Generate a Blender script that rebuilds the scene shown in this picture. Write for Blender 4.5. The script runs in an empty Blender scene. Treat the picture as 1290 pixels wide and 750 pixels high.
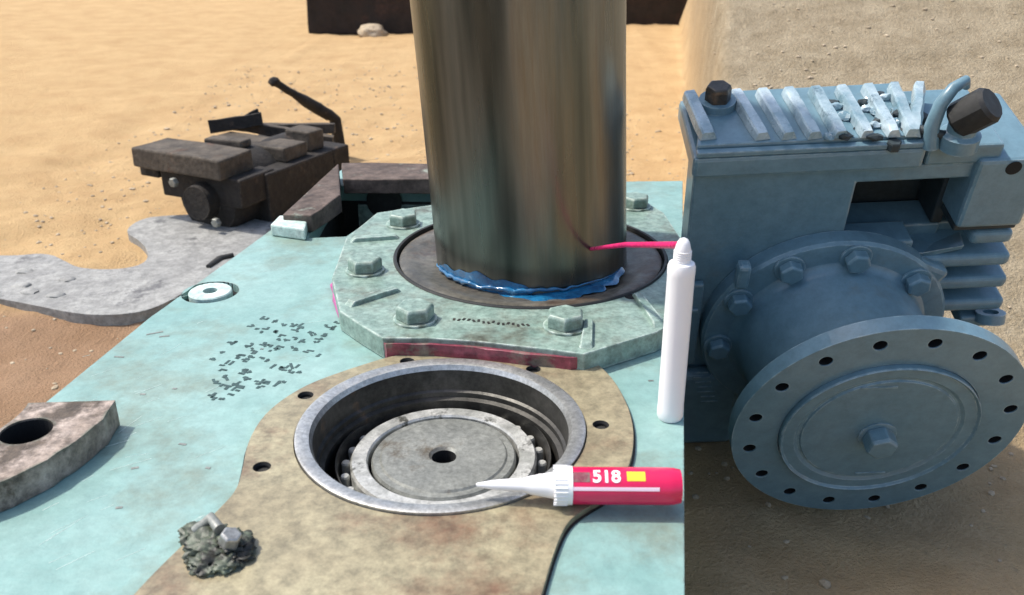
import bpy, bmesh, math, random
from mathutils import Vector, Matrix, noise
from mathutils.geometry import tessellate_polygon
random.seed(7)
S = bpy.context.scene
COL = S.collection
R = math.radians
PI = math.pi
# ------------------------------------------------------------ camera
F, CX, CY, TH, H = 1150.0, 645.0, 375.0, R(23.5), 0.5
cam_d = bpy.data.cameras.new('camera'); cam = bpy.data.objects.new('camera', cam_d); COL.objects.link(cam)
cam.location = (0, 0, H); cam.rotation_euler = (R(90) - TH, 0, 0)
cam_d.sensor_width = 36; cam_d.lens = F / 1290 * 36; cam_d.clip_start = 0.02; cam_d.clip_end = 500
cam_d.dof.use_dof = True; cam_d.dof.focus_distance = 1.2; cam_d.dof.aperture_fstop = 9
S.camera = cam
# ------------------------------------------------------------ world, sun, exposure
SUN = Vector((-0.50, 0.12, 0.86)).normalized()
w = bpy.data.worlds.new('World'); S.world = w; w.use_nodes = True
nt = w.node_tree; bg = nt.nodes['Background']
sky = nt.nodes.new('ShaderNodeTexSky'); sky.sky_type = 'NISHITA'; sky.sun_disc = False
sky.sun_elevation = math.asin(SUN.z); sky.sun_rotation = math.atan2(SUN.x, SUN.y)
sky.dust_density = 3.0
nt.links.new(sky.outputs[0], bg.inputs[0]); bg.inputs[1].default_value = 0.15
sd = bpy.data.lights.new('sun', 'SUN'); sd.energy = 2.8; sd.angle = R(2.0); sd.color = (1, 0.95, 0.87)
so = bpy.data.objects.new('sun', sd); COL.objects.link(so); so.rotation_euler = SUN.to_track_quat('Z', 'Y').to_euler()
S.view_settings.view_transform = 'Standard'; S.view_settings.look = 'None'
S.view_settings.exposure = 0.62; S.view_settings.gamma = 1
S.render.resolution_x = 1024; S.render.resolution_y = 595

# ------------------------------------------------------------ measuring helpers
CAM = Vector((0, 0, H)); FW = Vector((0, math.cos(TH), -math.sin(TH))); RT = Vector((1, 0, 0)); UP = Vector((0, math.sin(TH), math.cos(TH)))
def ray(x, y): return FW + RT * ((x - CX) / F) - UP * ((y - CY) / F)
def P(x, y, z=0.0):
    r = ray(x, y); return CAM + r * ((z - H) / r.z)
def PY(x, y, Y):
    r = ray(x, y); return CAM + r * (Y / r.y)
def poly(px, z=0.0): return [tuple(P(x, y, z).xy) for x, y in px]

# ------------------------------------------------------------ materials
def mat(name, c1, c2=None, rough=0.6, metal=0.0, scale=20, bump=0.3, bscale=60, c3=None, s3=6, lo3=0.58, hi3=0.66, detail=8, dist=0.002, spec=0.5, stretch=None, coat=0, rvar=0.15, grime=.25, edge=None, ew=.5, er=.003):
    m = bpy.data.materials.new(name); m.use_nodes = True; t = m.node_tree; N = t.nodes; L = t.links
    b = N['Principled BSDF']; b.inputs['Metallic'].default_value = metal
    b.inputs['Specular IOR Level'].default_value = spec; b.inputs['Coat Weight'].default_value = coat
    tc = N.new('ShaderNodeTexCoord'); mp = N.new('ShaderNodeMapping'); L.new(tc.outputs['Object'], mp.inputs[0])
    if stretch: mp.inputs['Scale'].default_value = stretch
    n1 = N.new('ShaderNodeTexNoise'); n1.inputs['Scale'].default_value = scale; n1.inputs['Detail'].default_value = detail; n1.inputs['Roughness'].default_value = 0.65
    L.new(mp.outputs[0], n1.inputs['Vector'])
    r1 = N.new('ShaderNodeValToRGB'); L.new(n1.outputs['Fac'], r1.inputs[0])
    r1.color_ramp.elements[0].position = 0.33; r1.color_ramp.elements[1].position = 0.67
    r1.color_ramp.elements[0].color = (*c1, 1); r1.color_ramp.elements[1].color = (*(c2 or c1), 1)
    col = r1.outputs[0]
    if c3:
        n3 = N.new('ShaderNodeTexNoise'); n3.inputs['Scale'].default_value = s3; n3.inputs['Detail'].default_value = 10; n3.inputs['Roughness'].default_value = 0.7
        L.new(mp.outputs[0], n3.inputs['Vector'])
        r3 = N.new('ShaderNodeMapRange'); r3.inputs[1].default_value = lo3; r3.inputs[2].default_value = hi3; L.new(n3.outputs['Fac'], r3.inputs[0])
        mx = N.new('ShaderNodeMix'); mx.data_type = 'RGBA'; L.new(r3.outputs[0], mx.inputs[0]); L.new(col, mx.inputs[6]); mx.inputs[7].default_value = (*c3, 1)
        col = mx.outputs[2]
    if grime:
        ng = N.new('ShaderNodeTexNoise'); ng.inputs['Scale'].default_value = bscale * 1.7; ng.inputs['Detail'].default_value = 9; ng.inputs['Roughness'].default_value = 0.8
        L.new(mp.outputs[0], ng.inputs['Vector'])
        mg = N.new('ShaderNodeMapRange'); mg.inputs[1].default_value = .36; mg.inputs[2].default_value = .62; mg.inputs[3].default_value = 1 - grime * 1.6; mg.inputs[4].default_value = 1 + grime * .5; L.new(ng.outputs['Fac'], mg.inputs[0])
        mm = N.new('ShaderNodeVectorMath'); mm.operation = 'SCALE'; L.new(col, mm.inputs[0]); L.new(mg.outputs[0], mm.inputs['Scale']); col = mm.outputs[0]
    if edge:
        bv = N.new('ShaderNodeBevel'); bv.samples = 4; bv.inputs[0].default_value = er
        ge = N.new('ShaderNodeNewGeometry'); dt = N.new('ShaderNodeVectorMath'); dt.operation = 'DOT_PRODUCT'; L.new(bv.outputs[0], dt.inputs[0]); L.new(ge.outputs['Normal'], dt.inputs[1])
        ne = N.new('ShaderNodeTexNoise'); ne.inputs['Scale'].default_value = 70; ne.inputs['Detail'].default_value = 6; L.new(mp.outputs[0], ne.inputs['Vector'])
        m1 = N.new('ShaderNodeMapRange'); m1.inputs[1].default_value = .995; m1.inputs[2].default_value = .90; L.new(dt.outputs['Value'], m1.inputs[0])
        m2 = N.new('ShaderNodeMapRange'); m2.inputs[1].default_value = .42; m2.inputs[2].default_value = .58; L.new(ne.outputs['Fac'], m2.inputs[0])
        m3 = N.new('ShaderNodeMath'); m3.operation = 'MULTIPLY'; L.new(m1.outputs[0], m3.inputs[0]); L.new(m2.outputs[0], m3.inputs[1])
        m4 = N.new('ShaderNodeMath'); m4.operation = 'MULTIPLY'; L.new(m3.outputs[0], m4.inputs[0]); m4.inputs[1].default_value = ew
        mx2 = N.new('ShaderNodeMix'); mx2.data_type = 'RGBA'; L.new(m4.outputs[0], mx2.inputs[0]); L.new(col, mx2.inputs[6]); mx2.inputs[7].default_value = (*edge, 1); col = mx2.outputs[2]
    L.new(col, b.inputs['Base Color'])
    rr = N.new('ShaderNodeMapRange'); rr.inputs[3].default_value = max(0.05, rough - rvar); rr.inputs[4].default_value = min(1, rough + rvar)
    nr = N.new('ShaderNodeTexNoise'); nr.inputs['Scale'].default_value = scale * 2.3; nr.inputs['Detail'].default_value = 5; L.new(mp.outputs[0], nr.inputs['Vector'])
    L.new(nr.outputs['Fac'], rr.inputs[0]); L.new(rr.outputs[0], b.inputs['Roughness'])
    if bump:
        nb = N.new('ShaderNodeTexNoise'); nb.inputs['Scale'].default_value = bscale; nb.inputs['Detail'].default_value = 8; nb.inputs['Roughness'].default_value = 0.6
        L.new(mp.outputs[0], nb.inputs['Vector'])
        bp = N.new('ShaderNodeBump'); bp.inputs['Strength'].default_value = bump; bp.inputs['Distance'].default_value = dist
        L.new(nb.outputs['Fac'], bp.inputs['Height']); L.new(bp.outputs[0], b.inputs['Normal'])
    return m
M = {}
M['teal'] = mat('pale_teal_paint', (.19, .34, .315), (.27, .42, .39), .45, 0, 7, .6, 32, c3=(.17, .20, .15), s3=6, lo3=.50, hi3=.72, dist=.003, grime=.11, edge=(.12, .11, .09), ew=.8)
M['teal_cover'] = mat('grey_green_paint', (.17, .26, .22), (.33, .44, .38), .42, 0, 26, .6, 50, c3=(.11, .12, .09), s3=13, lo3=.50, hi3=.66, grime=.3, edge=(.62, .70, .64), ew=.9, er=.004)
M['teal_edge'] = mat('worn_teal_edge', (.42, .60, .55), (.62, .72, .66), .45, 0, 30, .3, 60)
M['rust_beam'] = mat('rusty_rim', (.05, .034, .027), (.15, .11, .09), .8, 0, 30, .9, 50, c3=(.24, .27, .22), s3=14)
M['dark'] = mat('chamber_shade_black', (.012, .012, .012), (.03, .028, .026), .5, 0, 20, .4, 40)  # near-black colour holds the shade inside the open chamber
M['beige'] = mat('oiled_beige_casting', (.25, .21, .13), (.37, .33, .21), .42, 0, 9, .5, 40, c3=(.17, .10, .06), s3=7, lo3=.50, hi3=.66, grime=.28, edge=(.12, .10, .07), ew=.7)
M['steel'] = mat('machined_steel', (.42, .42, .40), (.60, .60, .57), .38, .75, 25, .15, 120)
M['steel_dull'] = mat('dull_grey_steel', (.23, .24, .22), (.33, .34, .31), .5, .45, 20, .2, 80, c3=(.14, .12, .09), s3=9)
M['pale_steel'] = mat('pale_worn_race_steel', (.35, .36, .33), (.72, .72, .68), .38, .35, 30, .5, 60, c3=(.10, .10, .085), s3=24, lo3=.55, hi3=.62)
M['steel_dark'] = mat('dark_bore_steel', (.03, .03, .027), (.11, .105, .095), .45, .6, 14, .3, 60, c3=(.20, .13, .08), s3=8)
M['seal'] = mat('brown_grey_seal', (.08, .075, .06), (.20, .185, .15), .42, .3, 18, .4, 60, c3=(.11, .065, .04), s3=8, lo3=.50, hi3=.64)
M['black'] = mat('black_rubber', (.015, .015, .013), (.03, .03, .028), .6, 0, 30, .3, 60)
M['shaft'] = mat('turned_shaft_steel', (.045, .055, .05), (.27, .28, .25), .30, .88, 8, .10, 60, c3=(.17, .12, .07), s3=4, lo3=.52, hi3=.72, stretch=(1.5, 1.5, .10), detail=3, grime=.07)
M['iron'] = mat('rusty_cast_iron', (.007, .006, .005), (.024, .019, .015), .8, 0, 22, .9, 35, c3=(.06, .04, .028), s3=12, dist=.006, edge=(.12, .10, .08), ew=.6, er=.006)
M['ironlight'] = mat('dusty_cast_iron', (.040, .032, .024), (.12, .097, .072), .85, 0, 16, 1.0, 30, c3=(.10, .05, .03), s3=9, dist=.006, edge=(.16, .14, .11), ew=.7, er=.006)
M['greyplate'] = mat('grey_scale_plate', (.22, .22, .21), (.35, .35, .33), .7, 0, 14, 1.0, 25, c3=(.13, .13, .13), s3=10, dist=.006)
M['pinkiron'] = mat('rust_stained_flange', (.20, .15, .11), (.52, .43, .37), .6, .1, 22, .9, 40, c3=(.09, .065, .045), s3=12, lo3=.53, hi3=.62, dist=.004, grime=.35, edge=(.10, .12, .09), ew=.9, er=.006)
M['gearpaint'] = mat('blue_grey_paint', (.120, .222, .275), (.150, .252, .305), .33, 0, 9, .35, 26, grime=.12, edge=(.42, .52, .55), ew=.75, coat=.15, c3=(.155, .225, .25), s3=5, rvar=.08)
M['gearpaint_lt'] = mat('peeling_silver_paint', (.17, .29, .34), (.66, .76, .79), .28, .15, 13, .4, 40, c3=(.08, .14, .17), s3=20, dist=.003, grime=.1)
M['gear_dark'] = mat('dark_parts_recess_shade', (.02, .032, .036), (.035, .05, .056), .6, 0, 9, .2, 35)  # near-black tone stands in for shade in the recess; other dark parts share it
M['hole'] = mat('bare_hole_black', (.006, .007, .008), (.01, .01, .01), .9, 0, 10, 0)
M['magenta'] = mat('red_flange_sealant', (.15, .025, .045), (.34, .07, .10), .4, 0, 40, .8, 60, c3=(.20, .16, .13), s3=26, lo3=.5, hi3=.6, coat=.3)
M['purple'] = mat('magenta_sealant_squeeze', (.55, .04, .28), (.42, .05, .25), .35, 0, 24, .4, 60, coat=.4)
M['blue'] = mat('blue_retaining_liquid', (.004, .055, .15), (.02, .20, .40), .12, 0, 30, .35, 45, coat=.8, c3=(.25, .5, .65), s3=30, lo3=.6, hi3=.68)  # paler blotches are wet highlights painted into the colour
M['white'] = mat('white_plastic', (.82, .82, .83), (.86, .86, .86), .35, 0, 8, .02, 30, grime=0)
M['redtube'] = mat('red_tube_film', (.62, .008, .07), (.72, .012, .10), .30, 0, 5, .03, 20, coat=.4, grime=.05)
M['redstraw'] = mat('red_straw_plastic', (.70, .02, .14), (.75, .03, .18), .3, 0, 5, 0)
M['yellow'] = mat('yellow_print', (.85, .55, .03), (.9, .62, .05), .4, 0, 10, 0, grime=0)
M['pinkprint'] = mat('pale_pink_print', (.85, .55, .65), (.9, .7, .8), .4, 0, 10, 0, grime=0)
M['blackmark'] = mat('stamped_mark_ink', (.02, .06, .06), (.05, .10, .10), .7, 0, 60, 0)
M['grease'] = mat('green_grey_grease', (.025, .032, .022), (.17, .20, .14), .5, 0, 60, .5, 90, c3=(.02, .02, .015), s3=40, lo3=.5, hi3=.58)
M['timber'] = mat('dark_oily_timber', (.008, .006, .005), (.028, .016, .012), .8, 0, 6, .5, 20, c3=(.05, .025, .018), s3=2)
M['pebble'] = mat('sand_pebble', (.38, .30, .20), (.55, .45, .32), .9, 0, 5, .4, 40)

# ground material: warm loose sand, brown ground beside the housing with shade in its colour, grey-brown gritty soil on the bank
def ground_mat():
    m = bpy.data.materials.new('sandy_ground'); m.use_nodes = True; t = m.node_tree; N = t.nodes; L = t.links; b = N['Principled BSDF']
    b.inputs['Roughness'].default_value = .95; b.inputs['Specular IOR Level'].default_value = .1
    tc = N.new('ShaderNodeTexCoord')
    def nz(s, d=8, ro=.65):
        n = N.new('ShaderNodeTexNoise'); n.inputs['Scale'].default_value = s; n.inputs['Detail'].default_value = d; n.inputs['Roughness'].default_value = ro
        L.new(tc.outputs['Object'], n.inputs['Vector']); return n.outputs['Fac']
    def ramp(f, a, ca, bb, cb):
        r = N.new('ShaderNodeValToRGB'); r.color_ramp.elements[0].position = a; r.color_ramp.elements[1].position = bb
        r.color_ramp.elements[0].color = (*ca, 1); r.color_ramp.elements[1].color = (*cb, 1); L.new(f, r.inputs[0]); return r.outputs[0]
    def mix(f, a, c):
        x = N.new('ShaderNodeMix'); x.data_type = 'RGBA'; L.new(f, x.inputs[0]); L.new(a, x.inputs[6]); L.new(c, x.inputs[7]); return x.outputs[2]
    sand = ramp(nz(5), .35, (.50, .33, .165), .68, (.60, .42, .22))
    spk = ramp(nz(38, 6, .75), .60, (0, 0, 0), .72, (1, 1, 1))
    spc = N.new('ShaderNodeRGB'); spc.outputs[0].default_value = (.33, .23, .12, 1)
    sand = mix(spk, sand, spc.outputs[0])
    soil = ramp(nz(14), .35, (.31, .25, .16), .65, (.50, .42, .29))
    soil2 = ramp(nz(90, 6, .8), .35, (.15, .115, .07), .7, (.42, .35, .25))
    hf = N.new('ShaderNodeValue'); hf.outputs[0].default_value = .45
    soil = mix(hf.outputs[0], soil, soil2)
    brown = ramp(nz(6), .3, (.27, .165, .10), .7, (.35, .225, .145))
    at = N.new('ShaderNodeVertexColor'); at.layer_name = 'zone'
    sp = N.new('ShaderNodeSeparateColor'); L.new(at.outputs[0], sp.inputs[0])
    c = mix(sp.outputs[0], sand, soil); c = mix(sp.outputs[1], c, brown)
    L.new(c, b.inputs['Base Color'])
    ad = N.new('ShaderNodeMath'); ad.operation = 'ADD'; L.new(nz(30, 8), ad.inputs[0]); L.new(nz(160, 4), ad.inputs[1])
    bp = N.new('ShaderNodeBump'); bp.inputs['Strength'].default_value = .7; bp.inputs['Distance'].default_value = .02
    L.new(ad.outputs[0], bp.inputs['Height']); L.new(bp.outputs[0], b.inputs['Normal'])
    return m
M['ground'] = ground_mat()

# ------------------------------------------------------------ object helpers
def link(name, me, m, parent=None, bevel=0, smooth=False, kind=None, loc=None, seg=2):
    o = bpy.data.objects.new(name, me); COL.objects.link(o)
    if m is not None and not me.materials: me.materials.append(M[m] if isinstance(m, str) else m)
    if parent: o.parent = parent
    if loc is not None: o.location = loc
    if bevel:
        b = o.modifiers.new('bevel', 'BEVEL'); b.width = bevel; b.segments = seg; b.limit_method = 'ANGLE'; b.angle_limit = R(35)
    if smooth:
        for p in me.polygons: p.use_smooth = True
        try: me.set_sharp_from_angle(angle=R(smooth if smooth is not True else 40))
        except Exception: pass
    if kind: o['kind'] = kind
    return o
def tag(o, label, cat, group=None):
    o['label'] = label; o['category'] = cat
    if group: o['group'] = group
    return o
def thing(name, loc, label, cat, group=None, mw=None):
    o = bpy.data.objects.new(name, None); COL.objects.link(o); o.empty_display_size = .05
    if mw is not None: o.matrix_world = mw
    else: o.location = loc
    return tag(o, label, cat, group)
def area2(p): return sum(p[i][0] * p[(i + 1) % len(p)][1] - p[(i + 1) % len(p)][0] * p[i][1] for i in range(len(p)))
def prism_me(outer, z0, z1, holes=(), taper=None):
    outer = list(outer)
    if area2(outer) < 0: outer = outer[::-1]
    hs = [list(h)[::-1] if area2(h) > 0 else list(h) for h in holes]
    loops = [outer] + hs
    flat = [p for l in loops for p in l]; n = len(flat)
    tris = tessellate_polygon([[Vector((p[0], p[1], 0)) for p in l] for l in loops])
    top = flat
    if taper:
        cx = sum(p[0] for p in outer) / len(outer); cy = sum(p[1] for p in outer) / len(outer)
        top = [(cx + (p[0] - cx) * taper, cy + (p[1] - cy) * taper) for p in flat]
    v = [(p[0], p[1], z0) for p in flat] + [(p[0], p[1], z1) for p in top]
    f = []
    for t in tris:
        a, b, c = t
        s = (flat[b][0] - flat[a][0]) * (flat[c][1] - flat[a][1]) - (flat[c][0] - flat[a][0]) * (flat[b][1] - flat[a][1])
        if abs(s) < 1e-14: continue
        if s < 0: a, b, c = a, c, b
        f.append((a + n, b + n, c + n)); f.append((a, c, b))
    o = 0
    for l in loops:
        k = len(l)
        for i in range(k):
            j = (i + 1) % k; f.append((o + i, o + j, o + j + n, o + i + n))
        o += k
    me = bpy.data.meshes.new('prism'); me.from_pydata(v, [], f); me.validate(); me.update(); return me
def circ(cx, cy, r, n=48, a0=0): return [(cx + r * math.cos(a0 + 2 * PI * i / n), cy + r * math.sin(a0 + 2 * PI * i / n)) for i in range(n)]
def rect(x0, y0, x1, y1): return [(x0, y0), (x1, y0), (x1, y1), (x0, y1)]
def lathe_me(prof, n=64, wob=0, a0=0, a1=2 * PI, seed=0):
    full = abs(a1 - a0 - 2 * PI) < 1e-6; m = n if full else n + 1
    v = []; f = []
    for i in range(m):
        a = a0 + (a1 - a0) * i / n
        for r, z in prof:
            rr = r + (noise.noise(Vector((math.cos(a) * 3 + seed, math.sin(a) * 3, z * 9))) * wob if wob else 0)
            v.append((rr * math.cos(a), rr * math.sin(a), z))
    k = len(prof)
    for i in range(n):
        j = (i + 1) % m
        for q in range(k - 1): f.append((i * k + q, j * k + q, j * k + q + 1, i * k + q + 1))
    me = bpy.data.meshes.new('lathe'); me.from_pydata(v, [], f)
    bm = bmesh.new(); bm.from_mesh(me); bmesh.ops.remove_doubles(bm, verts=bm.verts, dist=1e-6)
    bmesh.ops.recalc_face_normals(bm, faces=bm.faces); bm.to_mesh(me); bm.free(); return me
def tube_me(pts, r, n=12, closed=True):
    pts = [Vector(p) for p in pts]; rs = r if isinstance(r, (list, tuple)) else [r] * len(pts)
    v = []; f = []; prev = None
    for i, p in enumerate(pts):
        d = (pts[min(i + 1, len(pts) - 1)] - pts[max(i - 1, 0)]).normalized()
        a = d.orthogonal().normalized() if prev is None else (prev - d * prev.dot(d)).normalized()
        prev = a; b = d.cross(a)
        for k in range(n):
            t = 2 * PI * k / n; v.append(tuple(p + (a * math.cos(t) + b * math.sin(t)) * rs[i]))
    for i in range(len(pts) - 1):
        for k in range(n):
            j = (k + 1) % n; f.append((i * n + k, i * n + j, (i + 1) * n + j, (i + 1) * n + k))
    if closed: f.append(tuple(range(n))[::-1]); f.append(tuple((len(pts) - 1) * n + k for k in range(n)))
    me = bpy.data.meshes.new('tube'); me.from_pydata(v, [], f); me.update(); return me
def box_me(c, s, rot=None):
    v = []
    for x in (-.5, .5):
        for y in (-.5, .5):
            for z in (-.5, .5):
                p = Vector((x * s[0], y * s[1], z * s[2]))
                if rot: p = rot @ p
                v.append(tuple(p + Vector(c)))
    f = [(0, 1, 3, 2), (4, 6, 7, 5), (0, 4, 5, 1), (2, 3, 7, 6), (0, 2, 6, 4), (1, 5, 7, 3)]
    me = bpy.data.meshes.new('box'); me.from_pydata(v, [], f); me.update(); return me
def hexa_me(r, h, z0=0, cham=.12):
    return lathe_me([(0, z0), (r, z0), (r, z0 + h * .82), (r * (1 - cham), z0 + h), (0, z0 + h)], 6)
def lump_me(c, s, amp, freq, seed, sub=4, flatten=None):
    bm = bmesh.new(); bmesh.ops.create_icosphere(bm, subdivisions=sub, radius=1)
    for v in bm.verts:
        n = v.co.normalized(); d = 1 + amp * noise.fractal(n * freq + Vector((seed, 0, 0)), .8, 2.1, 5)
        v.co = Vector((n.x * s[0] * d + c[0], n.y * s[1] * d + c[1], n.z * s[2] * d + c[2]))
        if flatten is not None and v.co.z < flatten: v.co.z = flatten
    me = bpy.data.meshes.new('lump'); bm.to_mesh(me); bm.free(); return me
def rough_me(me, amp, freq, cuts=0):
    bm = bmesh.new(); bm.from_mesh(me)
    if cuts: bmesh.ops.subdivide_edges(bm, edges=bm.edges, cuts=cuts, use_grid_fill=True)
    for v in bm.verts: v.co += noise.noise_vector(v.co * freq) * amp
    bm.to_mesh(me); bm.free(); return me

# ------------------------------------------------------------ gearbox frame (pitched forward on the bank)
GC = Vector((.5230, 1.1232, -.195)); GN = Vector((.004, -.937, -.348)).normalized()
GL = .222
GO = GC - GN * GL                                   # centre of the base flange on the front of the body
def on_front(px, py, wv=0.0):
    r = ray(px, py); q = GO + GN * wv; t = (q - CAM).dot(GN) / r.dot(GN); return CAM + r * t
GU = (on_front(1165, 208) - on_front(866, 222)); GU.normalize(); GV = GN.cross(GU).normalized()
GM = Matrix(((GU.x, GV.x, GN.x, GO.x), (GU.y, GV.y, GN.y, GO.y), (GU.z, GV.z, GN.z, GO.z), (0, 0, 0, 1)))
GI = GM.inverted()
def q(px, py, wv=0.0):                              # pixel -> local (u, v) on the plane n = wv
    p = GI @ on_front(px, py, wv); return (p.x, p.y)
def qt(px, py, vv):                                 # pixel -> local (u, n) on the plane v = vv
    o = GO + GV * vv; r = ray(px, py); t = (o - CAM).dot(GV) / r.dot(GV); p = GI @ (CAM + r * t); return (p.x, p.z)
VB = q(880, 545)[1]                                 # underside of the body
VT = q(866, 222)[1]
def bank_plane(x, y):                               # world z of the slope the gearbox stands on
    o = GO + GV * VB; return o.z - ((x - o.x) * GV.x + (y - o.y) * GV.y) / GV.z

# ------------------------------------------------------------ GROUND
GZ = -0.40
def sstep(a, b, x):
    t = min(1, max(0, (x - a) / (b - a))); return t * t * (3 - 2 * t)
Y0 = (GO + GV * VB).y
def ground_h(x, y):
    v = Vector((x, y, 0))
    z = GZ + .016 * noise.fractal(v * 3.0, 1, 2, 5) - .018 * max(0, noise.noise(v * 4.5 + Vector((9, 2, 0))) - .25) + .007 * noise.fractal(v * 9, 1, 2, 4)
    xe = .173 * y + .080 + .012 * noise.noise(v * 4)
    s = sstep(0, .07, x - xe) * sstep(Y0 - .06, Y0 + .04, y)
    if s > 0:
        hb = min(bank_plane(x, y) - .003, .46 + .03 * noise.noise(v * .7))
        hb -= 0.0 if y < Y0 + 1.2 else .02 * noise.fractal(v * 1.5, 1, 2, 3)
        if hb > .30: hb = .30 + (hb - .30) * .7
        z = z * (1 - s) + (max(hb, GZ) + .002 * noise.fractal(v * 14, 1, 2, 3)) * s
    return z
def axis(lo, hi, far_lo, far_hi, st):
    a = []; x = lo
    while x < hi: a.append(x); x += st
    d = st
    while a[-1] < far_hi: d *= 1.12; a.append(a[-1] + d)
    d = st
    while a[0] > far_lo: d *= 1.12; a.insert(0, a[0] - d)
    return a
xs = axis(-1.5, 1.9, -90, 90, .018); ys = axis(.35, 3.6, -30, 150, .018)
vs = [(x, y, ground_h(x, y)) for y in ys for x in xs]; nx = len(xs)
fs = [(j * nx + i, j * nx + i + 1, (j + 1) * nx + i + 1, (j + 1) * nx + i) for j in range(len(ys) - 1) for i in range(nx - 1)]
me = bpy.data.meshes.new('ground'); me.from_pydata(vs, [], fs)
ca = me.color_attributes.new('zone', 'FLOAT_COLOR', 'POINT')
pc = P(60, 455, GZ)
for i, (x, y, z) in enumerate(vs):
    n_ = noise.noise(Vector((x * 2, y * 2, 3))) * .06
    soil = sstep(-.02, .08, x - (.173 * y + .075) + n_ * .3) * (.45 + .65 * sstep(Y0 - .1, Y0 + .3, y))
    br = (1 - sstep(1.93, 2.07, y + n_ * 1.2)) * (1 - sstep(-.3, -.1, x)) * .9
    ca.data[i].color = (soil, br, 0, 1)
g = link('ground', me, 'ground', kind='structure', smooth=180)
# pebbles and clods scattered over the sand
bm = bmesh.new()
for i in range(3200):
    if random.random() < .5: x, y = random.uniform(-1.6, .5), random.uniform(1.6, 5.5)
    else: x, y = random.uniform(.3, 2.6), random.uniform(.55, 4.5)
    s = random.uniform(.002, .007) * (1.6 if random.random() < .08 else 1)
    mt = Matrix.Translation((x, y, ground_h(x, y) + s * .2)) @ Matrix.Rotation(random.uniform(0, 6), 4, 'Z') @ Matrix.Diagonal((s * random.uniform(.8, 1.6), s, s * .6, 1))
    bmesh.ops.create_icosphere(bm, subdivisions=1, radius=1, matrix=mt)
me = bpy.data.meshes.new('pebbles'); bm.to_mesh(me); bm.free()
link('pebbles', me, 'pebble', kind='stuff')

# ------------------------------------------------------------ MACHINE HOUSING (pale teal, lies on the sand, top face z = 0)
hs = thing('machine_housing', (-.1, 1.0, GZ), 'large pale teal painted steel housing with an upright shaft and an open bore', 'machine housing')
hs_inv = Matrix.Translation((.1, -1.0, -GZ))
def H_(name, me, m, **k):
    me.transform(hs_inv if 'par' not in k else hs_inv); par = k.pop('par', hs)
    return link(name, me, m, par, **k)
BC = Vector((-.072, .803)); BR = .147
SC = (P(498, 318, .03) + P(838, 318, .03)) / 2; SR = (P(838, 318, .03) - P(498, 318, .03)).length / 2
out_px = [(345, 287), (372, 262), (430, 214), (545, 226), (690, 230), (860, 228), (861, 400), (862, 600), (863, 860), (100, 900), (-260, 760), (-120, 651), (66, 500), (190, 399), (300, 320)]
outer = poly(out_px)
opening = poly([(388, 300), (436, 298), (478, 270), (560, 266), (552, 236), (430, 234), (424, 238)])
boltpx = [(757, 535), (385, 498), (330, 588), (513, 455), (672, 465)]
plug_c = P(265, 368)
H_('top_plate', prism_me(outer, -.03, 0, [opening, circ(BC.x, BC.y, BR + .004, 64), circ(SC.x, SC.y, .12, 32), circ(plug_c.x, plug_c.y, .0385, 32)]), 'teal', bevel=.0015)
inn = [(x, y) for x, y in outer]
def inset(p, d):
    cx = sum(a[0] for a in p) / len(p); cy = sum(a[1] for a in p) / len(p)
    return [(cx + (x - cx) * (1 - d), cy + (y - cy) * (1 - d)) for x, y in p]
H_('side_wall', prism_me(inset(outer, .008), GZ - .01, -.0302, [inset(outer, .05)]), 'teal')
# chamber behind the opening
op2 = inset(opening, -.06)
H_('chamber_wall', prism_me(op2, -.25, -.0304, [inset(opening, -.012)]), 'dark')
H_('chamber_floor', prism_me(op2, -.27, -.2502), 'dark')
# rusty rims round the chamber
H_('rusty_rim', rough_me(prism_me(poly([(356, 270), (426, 206), (429, 246), (392, 272)], .03), .0005, .03), .003, 30, 2), 'rust_beam', bevel=.002)
H_('rusty_rim', rough_me(prism_me(poly([(430, 205), (548, 206), (550, 226), (432, 225)], .03), .0005, .03), .003, 30, 2), 'rust_beam', bevel=.002)
H_('rim_block', prism_me(poly([(340, 283), (352, 271), (388, 273), (384, 289)], .02), .0005, .02), 'teal_edge', bevel=.003)
H_('rim_strip', prism_me(poly([(434, 231), (545, 232), (545, 236), (434, 235)], .008), .0005, .008), 'teal_edge', bevel=.001)
pa_, pb_ = P(450, 235, 0), P(556, 237, 0)
H_('chamber_back', box_me(((pa_.x + pb_.x) / 2, pa_.y - .004, -.125), (pb_.x - pa_.x, .006, .18)), 'teal_cover')
H_('port_plug', lathe_me([(0, .004), (.018, .004), (.023, .001), (.023, 0)], 24), 'hole', loc=(0, 0, 0))
bpy.data.objects[-1] if False else None
o = [x for x in COL.objects if x.name == 'port_plug'][0]; p_ = P(484, 255); o.location = (p_.x, p_.y, p_.z); 
# plug with dark ring
def H_at(name, me, m, x, y, z, par=None, **k):       # part placed at a world point
    o = link(name, me, m, par or hs, **k)
    base = Vector((-.1, 1.0, GZ)) if (par is None or par is hs) else (Vector((-.1, 1.0, GZ)) + par.location)
    o.location = Vector((x, y, z)) - base; return o
bpy.data.objects.remove(o)
pp_ = PY(484, 254, pa_.y - .0075)
o = H_at('port_hole', lathe_me([(0, .001), (.030, .001), (.034, 0)], 28), 'black', pp_.x, pp_.y, pp_.z, smooth=30); o.rotation_euler.x = R(90)
pl = H_at('plug_seat', lathe_me([(0, -.012), (.0385, -.012), (.0385, -.0005)], 40), 'hole', plug_c.x, plug_c.y, 0)
H_at('plug', lathe_me([(.010, -.012), (.010, .0022), (.028, .0022), (.0295, .0005), (.0295, -.012)], 40), 'teal_edge', plug_c.x, plug_c.y, 0, smooth=30)
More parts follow.
